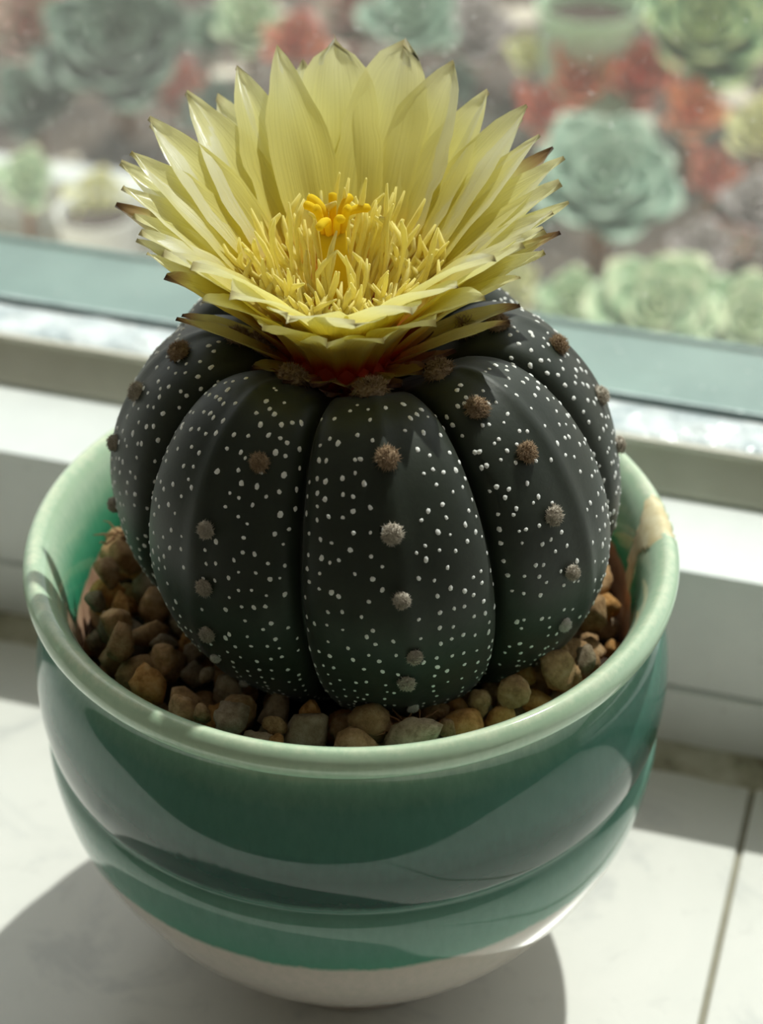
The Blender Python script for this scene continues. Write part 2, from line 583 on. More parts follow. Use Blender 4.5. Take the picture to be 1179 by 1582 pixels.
# ground outside: paving slab and planting bed with relief
def patch(name, x0, x1, y0, y1, z, nx, ny, amp, sc, mat):
    v, f = [], []
    for i in range(nx + 1):
        for j in range(ny + 1):
            x = x0 + (x1 - x0) * i / nx
            y = y0 + (y1 - y0) * j / ny
            e = 0 if i in (0, nx) or j in (0, ny) else 1
            v.append((x, y, z + e * amp * (noise.noise((x * sc, y * sc, 2)) + 0.5 * noise.noise((x * sc * 2.7, y * sc * 2.7, 5)))))
    for i in range(nx):
        for j in range(ny):
            a = i * (ny + 1) + j
            f.append((a, a + ny + 1, a + ny + 2, a + 1))
    return obj(name, mesh(name, v, f, mat))


tag(patch('ground', -3, 3, YS + 0.0266, 4.0, ZG - 0.004, 8, 8, 0, 1, M_CONC), 'pale concrete ground outside the window', kind='structure')
tag(patch('trim_2', -0.205, 0.9, 0.30, 1.6, ZG, 110, 110, 0.010, 28, M_BED), 'brown planting bed soil outside the window', kind='structure')
tag(patch('trim_3', -1.2, -0.19, 0.475, 1.6, ZG, 80, 90, 0.010, 28, M_BED), 'dark planting bed soil behind the grey kerb', kind='structure')
k = obj('trim_4', boxmesh('kerb', -1.2, -0.19, 0.452, 0.470, ZG - 0.004, ZG + 0.022, M_TRAY))
tag(bevel_mod(k, 0.003), 'pale grey kerb edging the planting bed outside', kind='structure')

# ================================================================== POT
pot = tag(empty('flower_pot', (0, 0, 0)), 'round celadon green glazed ceramic pot with chipped rim and white base', 'pot')
prof_out = [(0.0258, 0.0065), (0.0334, 0.0126), (0.0402, 0.0197), (0.0458, 0.0277), (0.0500, 0.0357), (0.0526, 0.043), (0.0539, 0.050), (0.0540, 0.0542),
            (0.0532, 0.0566), (0.0534, 0.0575), (0.0541, 0.0592), (0.0548, 0.064), (0.0547, 0.070), (0.0534, 0.0765), (0.0512, 0.0812), (0.0508, 0.0838)]
po = crom(prof_out, 6)
i_split = max(i for i, p in enumerate(po) if p[1] <= 0.040)
vb, fb = revolve(po, 160)
obj('body', mesh('pot_body', vb, fb, M_BODY), pot)
prof_foot = [(0.0, 0.003), (0.019, 0.003), (0.0205, 0.0), (0.0238, 0.0), (0.0245, 0.0006), (0.0247, 0.0045), (0.0258, 0.0065)]
obj('foot_ring', mesh('foot_ring', *revolve(prof_foot, 128), M_WHITEG), pot)
prof_rim = [(0.0508, 0.0838), (0.0514, 0.0849), (0.0530, 0.0859), (0.0545, 0.0873), (0.05505, 0.0892), (0.0546, 0.0907), (0.0535, 0.0918), (0.0523, 0.0916),
            (0.0508, 0.0902), (0.0496, 0.0880), (0.0486, 0.0850), (0.0479, 0.0815), (0.0474, 0.078), (0.0470, 0.074), (0.0455, 0.064), (0.042, 0.052), (0.034, 0.040), (0.0, 0.036)]
pr = crom(prof_rim, 7)
NSEG = 540
vr, fr_ = revolve(pr, NSEG)
rm = mesh('pot_rim', vr, fr_, M_RIM)
POLY = [(28.8, .0549), (16.5, .0552), (16.5, .0525), (15.9, .0502), (18.4, .0491), (16.2, .0474), (13.2, .0461), (19.0, .0460), (22.2, .0479), (24.7, .0502), (28.3, .0517), (28.6, .0532)]


def inpoly(x, y):
    c = False
    for i in range(len(POLY)):
        x1, y1 = POLY[i]
        x2, y2 = POLY[i - 1]
        if (y1 > y) != (y2 > y) and x < (x2 - x1) * (y - y1) / (y2 - y1) + x1:
            c = not c
    return c


ac = rm.attributes.new('chip', 'FLOAT', 'POINT')
al = rm.attributes.new('clay', 'FLOAT', 'POINT')
n = len(pr)
chipv, clayv = [], []
co = []
for i, p in enumerate(vr):
    a = degrees(atan2(p[1], p[0]))
    r = hypot(p[0], p[1])
    k = i % n
    inner = k > 30
    ch = 1.0 if (k > 20 and inpoly(a + noise.noise((a * 0.9, r * 900, 1)) * 0.9, r + noise.noise((a, r * 700, 9)) * 0.0004)) else 0.0
    glz = 0.0785 + 0.0012 * noise.noise((cos(radians(a)) * 2.2, sin(radians(a)) * 2.2, 1)) + 0.0016 * cos(radians(a) - 0.15) + 0.0004 * noise.noise((a * 0.4, 0, 3))
    clayv.append(min(1, max(0, (glz - p[2]) / 0.0006)) if inner else 0.0)
    chipv.append(ch)
    s = 1 - 0.006 * ch if ch else 1
    co += [p[0] * s, p[1] * s, p[2] - 0.00025 * ch]
ac.data.foreach_set('value', chipv)
al.data.foreach_set('value', clayv)
rm.vertices.foreach_set('co', co)
obj('rim', rm, pot)

# ================================================================== SOIL AND GRAVEL
CX, CY, CZ = 0.0024, 0.0034, 0.1000      # cactus centre
v, f = revolve([(0.0, 0.0708), (0.02, 0.0712), (0.035, 0.0714), (0.0460, 0.0716)], 64)
so = obj('potting_soil', mesh('potting_soil', v, f, M_SOIL))
tag(so, 'dark crumbly potting soil beneath the gravel in the pot', 'soil', kind='stuff')


def stone_mesh(seed, sub=2, ang=0.5):
    bm = bmesh.new()
    bmesh.ops.create_icosphere(bm, subdivisions=sub, radius=1)
    rr = random.Random(seed)
    o = Vector((rr.uniform(0, 50), rr.uniform(0, 50), rr.uniform(0, 50)))
    pl = [(Vector((rr.gauss(0, 1), rr.gauss(0, 1), rr.gauss(0, 1))).normalized(), rr.uniform(0.52, 0.86)) for _ in range(12)]
    sc = Vector((rr.uniform(0.9, 1.2), rr.uniform(0.75, 1.0), rr.uniform(0.65, 0.9)))
    for vv in bm.verts:
        d = vv.co.normalized()
        r = 1 + 0.28 * noise.noise(d * 1.5 + o) + 0.20 * noise.noise(d * 3.4 + o) + 0.11 * noise.noise(d * 7.5 + o)
        for nn, h in pl:
            q = d.dot(nn)
            if q > 0.05 and r * q > h:
                r = r * (1 - ang) + (h / q) * ang
        vv.co = Vector((d.x * sc.x, d.y * sc.y, d.z * sc.z)) * r
    m = bpy.data.meshes.new('stone')
    bm.to_mesh(m)
    bm.free()
    m.polygons.foreach_set('use_smooth', [True] * len(m.polygons))
    return m


KIND = [('tan', M_ST_TAN, 'rough tan porous'), ('grey', M_ST_GREY, 'dull grey-brown'), ('amber', M_ST_AMBER, 'amber orange')]
SM = {}
for ki, (kn, km, _) in enumerate(KIND):
    SM[kn] = []
    for q in range(6):
        m = stone_mesh(100 + ki * 10 + q, 3, 0.92 if kn != 'amber' else 0.8)
        m.materials.append(km)
        SM[kn].append(m)


def cact_r(z):
    h = (z - CZ) / 0.033
    return 0.0420 * sqrt(max(0.0, 1 - h * h)) if h > -1 else 0.0


placed = []
Rg = random.Random(21)


def rest_z(x, y, r):
    z = 0.0712 + r * 0.55
    for (a, b, c, s) in placed:
        d2 = (a - x) ** 2 + (b - y) ** 2
        rs = (r + s) * 0.80
        if d2 < rs * rs:
            z = max(z, c + sqrt(rs * rs - d2))
    return z


for it in range(298):
    r = Rg.choice([0.0026, 0.0030, 0.0034, 0.0038, 0.0043]) * Rg.uniform(0.9, 1.1)
    if it > 215:
        r = Rg.uniform(0.0017, 0.0024)
    best = None
    for _ in range(36):
        a = Rg.uniform(0, 2 * pi)
        rho = sqrt(Rg.uniform(0.025 ** 2, 0.0466 ** 2))
        x, y = rho * cos(a), rho * sin(a)
        if rho + r * 0.9 > 0.0466:
            continue
        z = rest_z(x, y, r)
        if hypot(x - CX, y - CY) < cact_r(z) + r * 0.85 or z > 0.0822 + 0.0035 * max(0, (rho - 0.036) / 0.01):
            continue
        if best is None or z < best[2]:
            best = (x, y, z)
    if best:
        placed.append((*best, r))
for (x, y, z, r) in placed:
    kn, km, lab = KIND[Rg.choices([0, 1, 2], [6, 3, 2])[0]]
    o = obj('gravel_stone', Rg.choice(SM[kn]), None, (x, y, z))
    o.rotation_euler = (Rg.uniform(0, 6.3), Rg.uniform(0, 6.3), Rg.uniform(0, 6.3))
    o.scale = (r * 1.02,) * 3
    size = 'large ' if r > 0.0031 else 'small '
    where = 'lying against the pot wall' if hypot(x, y) > 0.0385 else 'tucked close to the cactus'
    tag(o, size + lab + ' gravel stone ' + where, 'stone', size + kn + ' gravel ' + where)

# ================================================================== CACTUS
cac = tag(empty('cactus', (CX, CY, 0.068)), 'dark green ribbed star cactus with white flecks and one yellow flower', 'cactus')
CB = Vector((CX, CY, 0.068))
prof_c = [(0.0004, 0.0205), (0.004, 0.0212), (0.008, 0.0240), (0.013, 0.0272), (0.0195, 0.0310), (0.0262, 0.0303), (0.0330, 0.0252), (0.0385, 0.0168),
          (0.0416, 0.0070), (0.0421, -0.0030), (0.0398, -0.0120), (0.0352, -0.0195), (0.0295, -0.0255), (0.022, -0.0300), (0.012, -0.0322), (0.0004, -0.0328)]
PC = crom(prof_c, 12)
# arc-length table
S = [0.0]
for a, b in zip(PC, PC[1:]):
    S.append(S[-1] + hypot(a[0] - b[0], a[1] - b[1]))
GROOVES = [-153, -112, -64, -16, 32, 78, 122, 165]


def prof_at(v):
    s = v * S[-1]
    lo, hi = 0, len(S) - 1
    while hi - lo > 1:
        mid = (lo + hi) // 2
        if S[mid] <= s: lo = mid
        else: hi = mid
    t_ = (s - S[lo]) / (S[hi] - S[lo])
    p, q = PC[lo], PC[hi]
    dr, dz = q[0] - p[0], q[1] - p[1]
    L = hypot(dr, dz)
    return p[0] + dr * t_, p[1] + dz * t_, -dz / L, dr / L     # outward normal (r,z)


def groove_t(al):
    """al in degrees -> (0 at the groove .. 1 on the rib crest)"""
    al = (al + 180) % 360 - 180
    g = GROOVES + [GROOVES[0] + 360]
    if al < g[0]: al += 360
    for a, b in zip(g, g[1:]):
        if a <= al <= b:
            x = (al - a) / (b - a)
            return min(x, 1 - x) * 2
    return 1.0


def cactus_pt(al, v):
    r, z, nr, nz = prof_at(v)
    tt = groove_t(al)
    wv = min(1, max(0.0, r / 0.016)) ** 0.8
    if v > 0.62:
        wv *= max(0.35, 1 - (v - 0.62) * 1.7)
    dep = (0.0034 * exp(-tt / 0.075) + 0.0026 * (1 - tt) ** 2.4) * wv
    dep -= 0.0005 * exp(-((1 - tt) / 0.10) ** 2) * wv          # faint keel on the crest
    bump = 0.0006 * noise.noise((al * 0.02, v * 3, 11))
    # outward normal of the profile (r grows): normal = (dz, -dr) turned outwards
    r2 = r - dep * max(0.25, abs(nr)) + bump
    z2 = z - dep * 0.8 * nz
    a = radians(al)
    d = TOCAM * cos(a) + RT * sin(a)
    lean = RT * (-0.0020) * (z2 / 0.03) + TOCAM * (0.0010) * (z2 / 0.03)
    return Vector((CX, CY, CZ)) + d * max(r2, 0.0001) + Vector((0, 0, z2)) + lean


def cactus_fr(al, v):
    p = cactus_pt(al, v)
    du = cactus_pt(al + 0.6, v) - cactus_pt(al - 0.6, v)
    dv = cactus_pt(al, min(1, v + 0.004)) - cactus_pt(al, max(0, v - 0.004))
    nrm = du.cross(dv).normalized()
    if nrm.dot(p - Vector((CX, CY, CZ - 0.004))) < 0:
        nrm = -nrm
    return p, nrm, dv.normalized()


NU_RIB, NV = 44, 120
als = []
g = GROOVES + [GROOVES[0] + 360]
for a, b in zip(g, g[1:]):
    for k in range(NU_RIB):
        x = k / NU_RIB
        y = 0.5 - 0.5 * cos(pi * x)
        als.append(a + (b - a) * (0.6 * y + 0.4 * x))
v, f = [], []
for al in als:
    for j in range(NV + 1):
        v.append(cactus_pt(al, j / NV) - CB)
NA = len(als)
for i in range(NA):
    for j in range(NV):
        a, b = i * (NV + 1) + j, ((i + 1) % NA) * (NV + 1) + j
        f.append((a, a + 1, b + 1, b))
bm_ = mesh('cactus_body', v, f, M_SKIN)
fix_normals(bm_)
body = obj('body', bm_, cac)

# white flecks (thousands of tiny woolly scales, one joined part)
fv, ff = [], []
Rf = random.Random(5)


def fleck(al, v, size):
    p, nrm, dv = cactus_fr(al, v)
    side = nrm.cross(dv).normalized()
    rot = Rf.uniform(-0.5, 0.5)
    a1 = dv * cos(rot) + side * sin(rot)
    a2 = side * cos(rot) - dv * sin(rot)
    el = Rf.uniform(0.85, 1.45)
    b = len(fv)
    K = 7
    for k in range(K):
        an = 2 * pi * k / K
        rr = size * Rf.uniform(0.8, 1.15)
        fv.append(p - CB + a1 * (cos(an) * rr * el) + a2 * (sin(an) * rr) - nrm * size * 0.10)
    for k in range(K):
        an = 2 * pi * k / K
        fv.append(p - CB + a1 * (cos(an) * size * 0.6 * el) + a2 * (sin(an) * size * 0.6) + nrm * size * 0.26)
    fv.append(p - CB + nrm * size * 0.36)
    for k in range(K):
        l = (k + 1) % K
        ff.append((b + k, b + l, b + K + l, b + K + k))
        ff.append((b + K + k, b + K + l, b + 2 * K))


for gi, (a, b) in enumerate(zip(g, g[1:])):
    for side in (0, 1):
        for row, tt in enumerate((0.10, 0.22, 0.34, 0.47, 0.60, 0.73, 0.87)):
            v_ = 0.20 + Rf.uniform(0, 0.02)
            ph0 = Rf.uniform(0, 6.28)
            while v_ < 0.86:
                r = prof_at(v_)[0]
                # rows thin out where the rib narrows
                wid = r * radians(b - a) / 2 * 0.125
                keep = 0.86 if row % 2 == 0 else min(0.84, max(0.0, (wid - 0.0007) / 0.0009))
                if row == 6: keep *= 0.55
                if Rf.random() < keep:
                    t2 = tt + 0.035 * sin(v_ * 26 + ph0) + Rf.uniform(-0.022, 0.022)
                    x = t2 / 2 if side == 0 else 1 - t2 / 2
                    vv = v_ + 0.012 * sin(tt * 6)
                    sz = 0.00040 * Rf.uniform(0.72, 1.18) * (1.0 if vv < 0.55 else max(0.40, 1.0 - (vv - 0.55) * 2.3))
                    fleck(a + (b - a) * x, min(0.9, vv), sz)
                v_ += (0.0030 + Rf.uniform(-0.0010, 0.0011)) / S[-1] * (1 if v_ < 0.6 else 0.75)
fl = obj('white_flecks', mesh('white_flecks', fv, ff, M_FLECK), body)
tag(fl, 'tiny white woolly flecks dotted over the ribs', kind='stuff')


# areoles: felted pads with hairs
def wool_mesh(seed, hairs, hl, mat, flat=0.75):
    rr = random.Random(seed)
    bm = bmesh.new()
    bmesh.ops.create_icosphere(bm, subdivisions=3, radius=1)
    o = Vector((seed * 3.1, 2, 7))
    for vv in bm.verts:
        d = vv.co.normalized()
        vv.co = d * (0.86 + 0.22 * noise.noise(d * 2.1 + o) + 0.14 * noise.noise(d * 6 + o))
        vv.co.z = vv.co.z * flat + 0.35
    vs_ = [tuple(x.co) for x in bm.verts]
    fs_ = [tuple(x.index for x in p.verts) for p in bm.faces]
    bm.free()
    for _ in range(hairs):
        d = Vector((rr.gauss(0, 1), rr.gauss(0, 1), rr.gauss(0.35, 1))).normalized()
        if d.z < -0.35: d.z = -d.z
        p = d * 0.80
        p.z = p.z * flat + 0.35
        e = (d + Vector((rr.gauss(0, .5), rr.gauss(0, .5), rr.gauss(0, .5)))).normalized()
        L = hl * rr.uniform(0.35, 1.0)
        sd_ = e.orthogonal().normalized()
        s2 = e.cross(sd_)
        wd = 0.035
        b = len(vs_)
        mid = p + e * L * 0.55
        tip = p + e * L + Vector((rr.gauss(0, .12), rr.gauss(0, .12), -0.05)) * L
        for q, ww in ((p, wd), (mid, wd * 0.8)):
            for k in range(3):
                an = k * 2.094
                vs_.append(tuple(q + sd_ * cos(an) * ww + s2 * sin(an) * ww))
        vs_.append(tuple(tip))
        for k in range(3):
            l = (k + 1) % 3
            fs_.append((b + k, b + l, b + 3 + l, b + 3 + k))
            fs_.append((b + 3 + k, b + 3 + l, b + 6))
    return mesh('areole', vs_, fs_, mat)


W_BROWN = [wool_mesh(i, 420, 0.55, M_WOOL_BROWN) for i in range(3)]
W_GREY = [wool_mesh(10 + i, 380, 0.50, M_WOOL_GREY) for i in range(3)]
W_WHITE = [wool_mesh(20 + i, 200, 0.35, M_WOOL_WHITE) for i in range(3)]


def areole(al, v_, size, meshes, label=None):
    p, nrm, dv = cactus_fr(al, v_)
    o = obj('areole', Rf.choice(meshes), cac)
    q = nrm.to_track_quat('Z', 'Y').to_matrix().to_4x4()
    o.matrix_local = Matrix.Translation(p - CB - nrm * size * 0.15) @ q @ Matrix.Rotation(Rf.uniform(0, 6), 4, 'Z') @ Matrix.Diagonal((size, size * Rf.uniform(0.85, 1.1), size, 1))
    if label: o['label'] = label
    return o


crest = [(a + b) / 2 for a, b in zip(g, g[1:])]
# v stations along each rib crest from the crown down
STN = {1: [0.17, 0.25, 0.335, 0.42, 0.52, 0.62],
       2: [0.30, 0.395, 0.475, 0.55, 0.60, 0.68],   # rib left of the front
       3: [0.27, 0.36, 0.45, 0.53, 0.575, 0.66],    # front rib
       4: [0.243, 0.322, 0.405, 0.495, 0.58, 0.66],
       5: [0.20, 0.29, 0.38, 0.47, 0.60]}
crest[1] += 5; crest[2] += 3; crest[4] -= 7; crest[5] -= 7
for i, cr in enumerate(crest):
    st = STN.get(i, [0.18, 0.29, 0.40, 0.52, 0.64])
    for k, v_ in enumerate(st):
        ms = W_BROWN if v_ < 0.33 else (W_GREY if v_ < 0.58 else W_WHITE)
        size = 0.0018 * (1.05 if v_ < 0.30 else 0.9 if v_ < 0.45 else 0.80 if v_ < 0.6 else 0.55) * Rf.uniform(0.92, 1.08)
        sh = (10 if i == 2 else -6 if i == 4 else 0) if k == 0 else 0
        areole(cr + sh + Rf.uniform(-1.2, 1.2), v_ + Rf.uniform(-0.006, 0.006), size, ms)

# ================================================================== FLOWER
FB = Vector((-0.0016, 0.0010, 0.1205))
AWAY = -TOCAM
tube = crom([(0.0006, 0.0), (0.0062, -0.0012), (0.0078, 0.001), (0.0086, 0.0035), (0.0086, 0.0072), (0.0080, 0.0098), (0.0068, 0.0104), (0.0050, 0.0090), (0.0008, 0.0084)], 5)
fm = mesh('flower', *revolve(tube, 48), M_TUBE)
flo = obj('flower', fm, cac, FB - CB)
flo['label'] = 'large pale yellow flower with red throat'


def petal(name, az, L, e, wmax, mat, curl=14, cup=0.22, r0=0.0072, z0=0.0075, seed=0, point=1.0, twist=0.0, tipbend=0.0, notch=0.0):
    """az: degrees clockwise from the window side; the base sits on the tube rim"""
    rr = random.Random(seed)
    NL, NW = 18, 10
    vs_, uv, fs_ = [], [], []
    hor = AWAY * cos(radians(az)) + RT * sin(radians(az))
    sid = Vector((0, 0, 1)).cross(hor).normalized()
    # centre line: steep at the throat, flaring outwards
    path = [Vector((0, 0))]
    steps = []
    for i in range(NL):
        t_ = (i + 0.5) / NL
        steps.append(radians(e + curl * (1 - 2 * t_) - (tipbend * max(0, t_ - 0.7) / 0.3)))
    for s_ in steps:
        path.append(path[-1] + Vector((cos(s_), sin(s_))) * L / NL)
    # rescale so that the chord is L long at elevation e
    end = path[-1]
    sc = L / end.length
    rot = radians(e) - atan2(end.y, end.x)
    if tipbend: rot = 0
    path = [Vector((p.x * cos(rot) - p.y * sin(rot), p.x * sin(rot) + p.y * cos(rot))) * sc for p in path]
    o1, o2 = rr.uniform(0, 90), rr.uniform(0, 90)
    for i in range(NL + 1):
        t_ = i / NL
        # outline: narrow claw, widest at 0.62, pointed or blunt tip
        if t_ < 0.60:
            wd = 0.42 + 0.58 * (sin(pi / 2 * t_ / 0.60)) ** 1.1
        else:
            q = (t_ - 0.60) / 0.40
            wd = max(0.0, 1 - q ** (1.55 + 1.1 * (1 - point))) ** (0.90 if point > 0.5 else 0.62)
        wd *= wmax / 2
        k0 = max(0, i - 1); k1 = min(NL, i + 1)
        tg = (path[k1] - path[k0]).normalized()
        nrm2 = Vector((-tg.y, tg.x))           # towards the flower axis / up
        tw = twist * t_
        for j in range(NW + 1):
            s_ = -1 + 2 * j / NW
            edge = 1 + 0.16 * noise.noise((t_ * 9 + o1, s_ * 0.6 + o2, 0)) * (abs(s_) ** 2) * min(1, t_ * 2)
            lift = cup * wmax * (abs(s_) ** 1.8) * (0.5 + 0.5 * (1 - t_)) - 0.06 * wmax * exp(-(s_ / 0.16) ** 2) * (1 - t_)
            lift += 0.10 * wmax * noise.noise((t_ * 4 + o2, s_ * 1.4 + o1, 3)) * t_
            lift += s_ * tw * wd
            ext = notch * L * (noise.noise((s_ * 3.2 + o1, o2, 1)) * 0.6) * max(0, (t_ - 0.8) / 0.2)
            p2 = path[i] + nrm2 * lift + tg * ext
            pos = hor * (r0 + p2.x) + Vector((0, 0, z0 + p2.y)) + sid * (s_ * wd * edge)
            vs_.append(pos)
            uv.append((0.5 + 0.5 * s_, t_))
    for i in range(NL):
        for j in range(NW):
            a = i * (NW + 1) + j
            fs_.append((a, a + 1, a + NW + 2, a + NW + 1))
    return obj(name, mesh(name, vs_, fs_, mat, uvs=uv), flo)


INNER = [(-17, 46.0, 50, 9.0, 1.0), (-2, 47.0, 46, 12.2, 0.0), (14.5, 46.8, 46, 12.0, 0.15), (28, 45.4, 46, 11.5, 0.7), (40, 42.4, 46, 9.5, 1), (53, 42.8, 46, 9.0, 1),
         (62, 40.0, 45, 8.5, 1), (71, 40.0, 42, 8.0, 1), (80, 37.4, 43, 8.0, 1), (93, 35.2, 44, 8.0, 1), (103, 34.6, 45, 8.0, 1), (112, 33, 47, 8, 1),
         (-27, 44.6, 46, 9.5, 1), (-43, 42.8, 46, 10.5, 1), (-58, 41.6, 46, 9.5, 1), (-70, 39.2, 45, 9, 1), (-81, 36.8, 43, 8.5, 1), (-88, 33.4, 43, 8, 1),
         (-100, 33, 45, 8, 1), (-112, 31, 47, 8, 1), (-125, 30, 50, 9, 0.8), (-142, 28, 49, 9.5, 0.6), (-163, 26, 48, 10.5, 0.4), (174, 25, 47, 10.5, 0.4), (155, 27, 48, 10, 0.6),
         (138, 29, 49, 9.5, 0.8), (124, 32, 50, 9, 1)]
for i, (az, L, e, wd, pt) in enumerate(INNER):
    front = abs(az) > 115
    petal('petal', az, L / 1000, e, wd * 1.14 / 1000, M_PETAL, curl=13 if not front else 26, cup=0.16, seed=i, point=pt, twist=R.uniform(-0.12, 0.12),
          tipbend=0, notch=0.10 if pt < 0.6 else 0.0, r0=0.0072)
OUTER = [(-9, 46.5, 40, 10), (6, 46, 39, 10), (22, 46, 40, 10), (34, 41.5, 39, 9), (46, 42, 39, 8.5), (58, 40.5, 38, 8), (67, 37, 37, 8), (76, 36, 37, 7.5), (88, 33, 38, 7.5), (98, 31, 41, 7),
         (-31, 42.4, 40, 9), (-37, 40, 36, 8), (-50, 42, 39, 8.5), (-64, 39.5, 38, 8), (-76, 35.5, 37, 8), (-84, 30, 37, 7), (-96, 29, 41, 7),
         (-108, 27, 43, 8), (-129, 26, 46, 8.5), (-152, 23, 46, 9), (-176, 22, 45, 9.5), (164, 23, 45, 9.5), (146, 25, 45, 9), (129, 28, 45, 8.5), (112, 29, 43, 8)]
for i, (az, L, e, wd) in enumerate(OUTER):
    front = abs(az) > 118
    petal('petal', az, L / 1000, e, wd * 1.12 / 1000, M_PETAL_OUT if (i % 3 == 2 and not front) else M_PETAL, curl=24 if front else 12, cup=0.14, seed=60 + i, point=0.9, twist=R.uniform(-0.15, 0.15),
          r0=0.0080, z0=0.0066, tipbend=0)
# brown pointed sepals below the petals
for i in range(16):
    az = i * 22.5 + R.uniform(-7, 7)
    L = R.uniform(17, 24) if abs((az + 180) % 360 - 180) < 120 else R.uniform(8, 11)
    petal('sepal', az, L / 1000, R.uniform(24, 36), R.uniform(4.5, 6) / 1000, M_PETAL_OUT, curl=6, cup=0.2, seed=100 + i, point=1, r0=0.0084, z0=0.0058)
for i in range(20):
    az = i * 18 + R.uniform(-7, 7)
    petal('bract', az, R.uniform(8.0, 12.5) / 1000, R.uniform(0, 34), R.uniform(3.0, 4.6) / 1000, M_BRACT, curl=R.uniform(-10, 22), cup=0.35, seed=140 + i, point=1,
          r0=0.0082, z0=R.uniform(0.0030, 0.0062), twist=R.uniform(-0.4, 0.4))


def tube_path(name, pts, radii, mat, k=6, uvz=False):
    vs_, fs_ = [], []
    prev = None
    for i, p in enumerate(pts):
        tg = (pts[min(i + 1, len(pts) - 1)] - pts[max(0, i - 1)]).normalized()
        a1 = tg.orthogonal().normalized() if prev is None else (prev - tg * prev.dot(tg)).normalized()
        prev = a1
        a2 = tg.cross(a1)
        for q in range(k):
            an = 2 * pi * q / k
            vs_.append(p + (a1 * cos(an) + a2 * sin(an)) * radii[i])
    n_ = len(pts)
    for i in range(n_ - 1):
        for q in range(k):
            l = (q + 1) % k
            fs_.append((i * k + q, i * k + l, (i + 1) * k + l, (i + 1) * k + q))
    fs_.append(list(range(k))[::-1])
    fs_.append([(n_ - 1) * k + q for q in range(k)])
    return mesh(name, vs_, fs_, mat)


# stamens, each filament with its anther
STM = []
for q in range(12):
    rr = random.Random(300 + q)
    pts = []
    bx_, cv = rr.uniform(-0.10, 0.10), rr.uniform(-0.25, 0.30)
    hook = rr.choice([0.0, 0.0, 0.25, 0.45])
    for i in range(10):
        t_ = i / 9
        x = cv * t_ * t_ + 0.06 * sin(t_ * 6 + q)
        if t_ > 0.78: x -= hook * ((t_ - 0.78) / 0.22) ** 1.5 * 0.55
        z = t_ if t_ < 0.8 or hook == 0 else 0.8 + (t_ - 0.8) * (1 - hook * 1.2)
        pts.append(Vector((x, bx_ * t_ * t_ + 0.05 * sin(t_ * 5 + 2 * q), z)))
    rad = [0.024, 0.024, 0.023, 0.022, 0.021, 0.020, 0.022, 0.031, 0.030, 0.012]
    STM.append(tube_path('stamen', pts, rad, M_STAMEN, 6))
Rs = random.Random(77)
for i in range(285):
    ring = Rs.random() ** 0.62
    az = Rs.uniform(0, 2 * pi)
    rb = 0.0022 + 0.0052 * ring
    lean = radians(4 + 40 * ring * Rs.uniform(0.75, 1.15))
    L = Rs.uniform(0.0165, 0.0255) * (1.18 - 0.40 * ring)
    hor = AWAY * cos(az) + RT * sin(az)
    if cos(az) < -0.2:
        L *= 0.80
        lean = min(lean, radians(26))
        rb *= 0.8
    zd = (hor * sin(lean) + Vector((0, 0, cos(lean)))).normalized()
    yd = zd.cross(hor).normalized()
    xd = yd.cross(zd)
    wsc = 0.0135 * Rs.uniform(0.85, 1.2)
    o = obj('stamen', STM[i % 12], flo)
    rz = Matrix.Rotation(Rs.uniform(-1.2, 1.2), 4, 'Z')
    mt = Matrix(((xd.x, yd.x, zd.x, 0), (xd.y, yd.y, zd.y, 0), (xd.z, yd.z, zd.z, 0), (0, 0, 0, 1)))
    pos = hor * rb + Vector((0, 0, 0.0070 + 0.0006 * ring))
    o.matrix_local = Matrix.Translation(pos) @ mt @ rz @ Matrix.Diagonal((wsc, wsc, L, 1))
# style with stigma lobes, leaning back a little
top = Vector((0, 0, 0.0270)) + AWAY * 0.0022 - RT * 0.0012
st_pts = [Vector((0, 0, 0.006)), Vector((0, 0, 0.013)) + AWAY * 0.0005, Vector((0, 0, 0.020)) + AWAY * 0.0012 - RT * 0.0006, top]
obj('style', tube_path('style', [Vector(p) for p in crom([tuple(p) for p in st_pts], 4)], [0.0016 + 0.0005 * i / 12 for i in range(13)], M_STIGMA, 12), flo)
for i in range(9):
    an = i * 2 * pi / 9
    hor = AWAY * cos(an) + RT * sin(an)
    pts = [top + hor * 0.0010 - Vector((0, 0, 0.0012)), top + hor * 0.0017 + Vector((0, 0, 0.0010)), top + hor * 0.0022 + Vector((0, 0, 0.0029)),
           top + hor * (0.0026 + 0.0009 * (i % 3)) + Vector((0, 0, 0.0044 - 0.0004 * (i % 3))), top + hor * (0.0031 + 0.0014 * (i % 3)) + Vector((0, 0, 0.0050 - 0.0008 * (i % 3)))]
    obj('stigma_lobe', tube_path('stigma_lobe', [Vector(p) for p in crom([tuple(p) for p in pts], 3)], [0.0006] * 8 + [0.00068] * 4 + [0.0003], M_STIGMA, 8), flo)

# young woolly areoles crowding the crown beneath the flower
for i, cr in enumerate(crest):
    areole(cr + Rf.uniform(-3, 3), 0.150 + Rf.uniform(-0.008, 0.008), 0.0026, W_BROWN, 'young brown woolly areole at the crown')


# dry root fibres on the gravel
def wisp(name, base, spread, nn, length, seed, label):
    rr = random.Random(seed)
    root = empty(name, base)
    for i in range(nn):
        a = rr.uniform(0, 6.28)
        d = Vector((cos(a), sin(a), rr.uniform(0.0, 0.5)))
        p = Vector((rr.uniform(-1, 1), rr.uniform(-1, 1), 0)) * spread
        pts = []
        for k in range(7):
            pts.append(p + d * length * k / 6 * rr.uniform(0.9, 1.1) + Vector((rr.gauss(0, 1), rr.gauss(0, 1), rr.gauss(0, .6))) * length * 0.05)
        obj('fibre', tube_path('fibre', pts, [0.00022, 0.00022, 0.0002, 0.00018, 0.00015, 0.00012, 0.00006], M_ROOT, 5), root)
    tag(root, label, 'root')


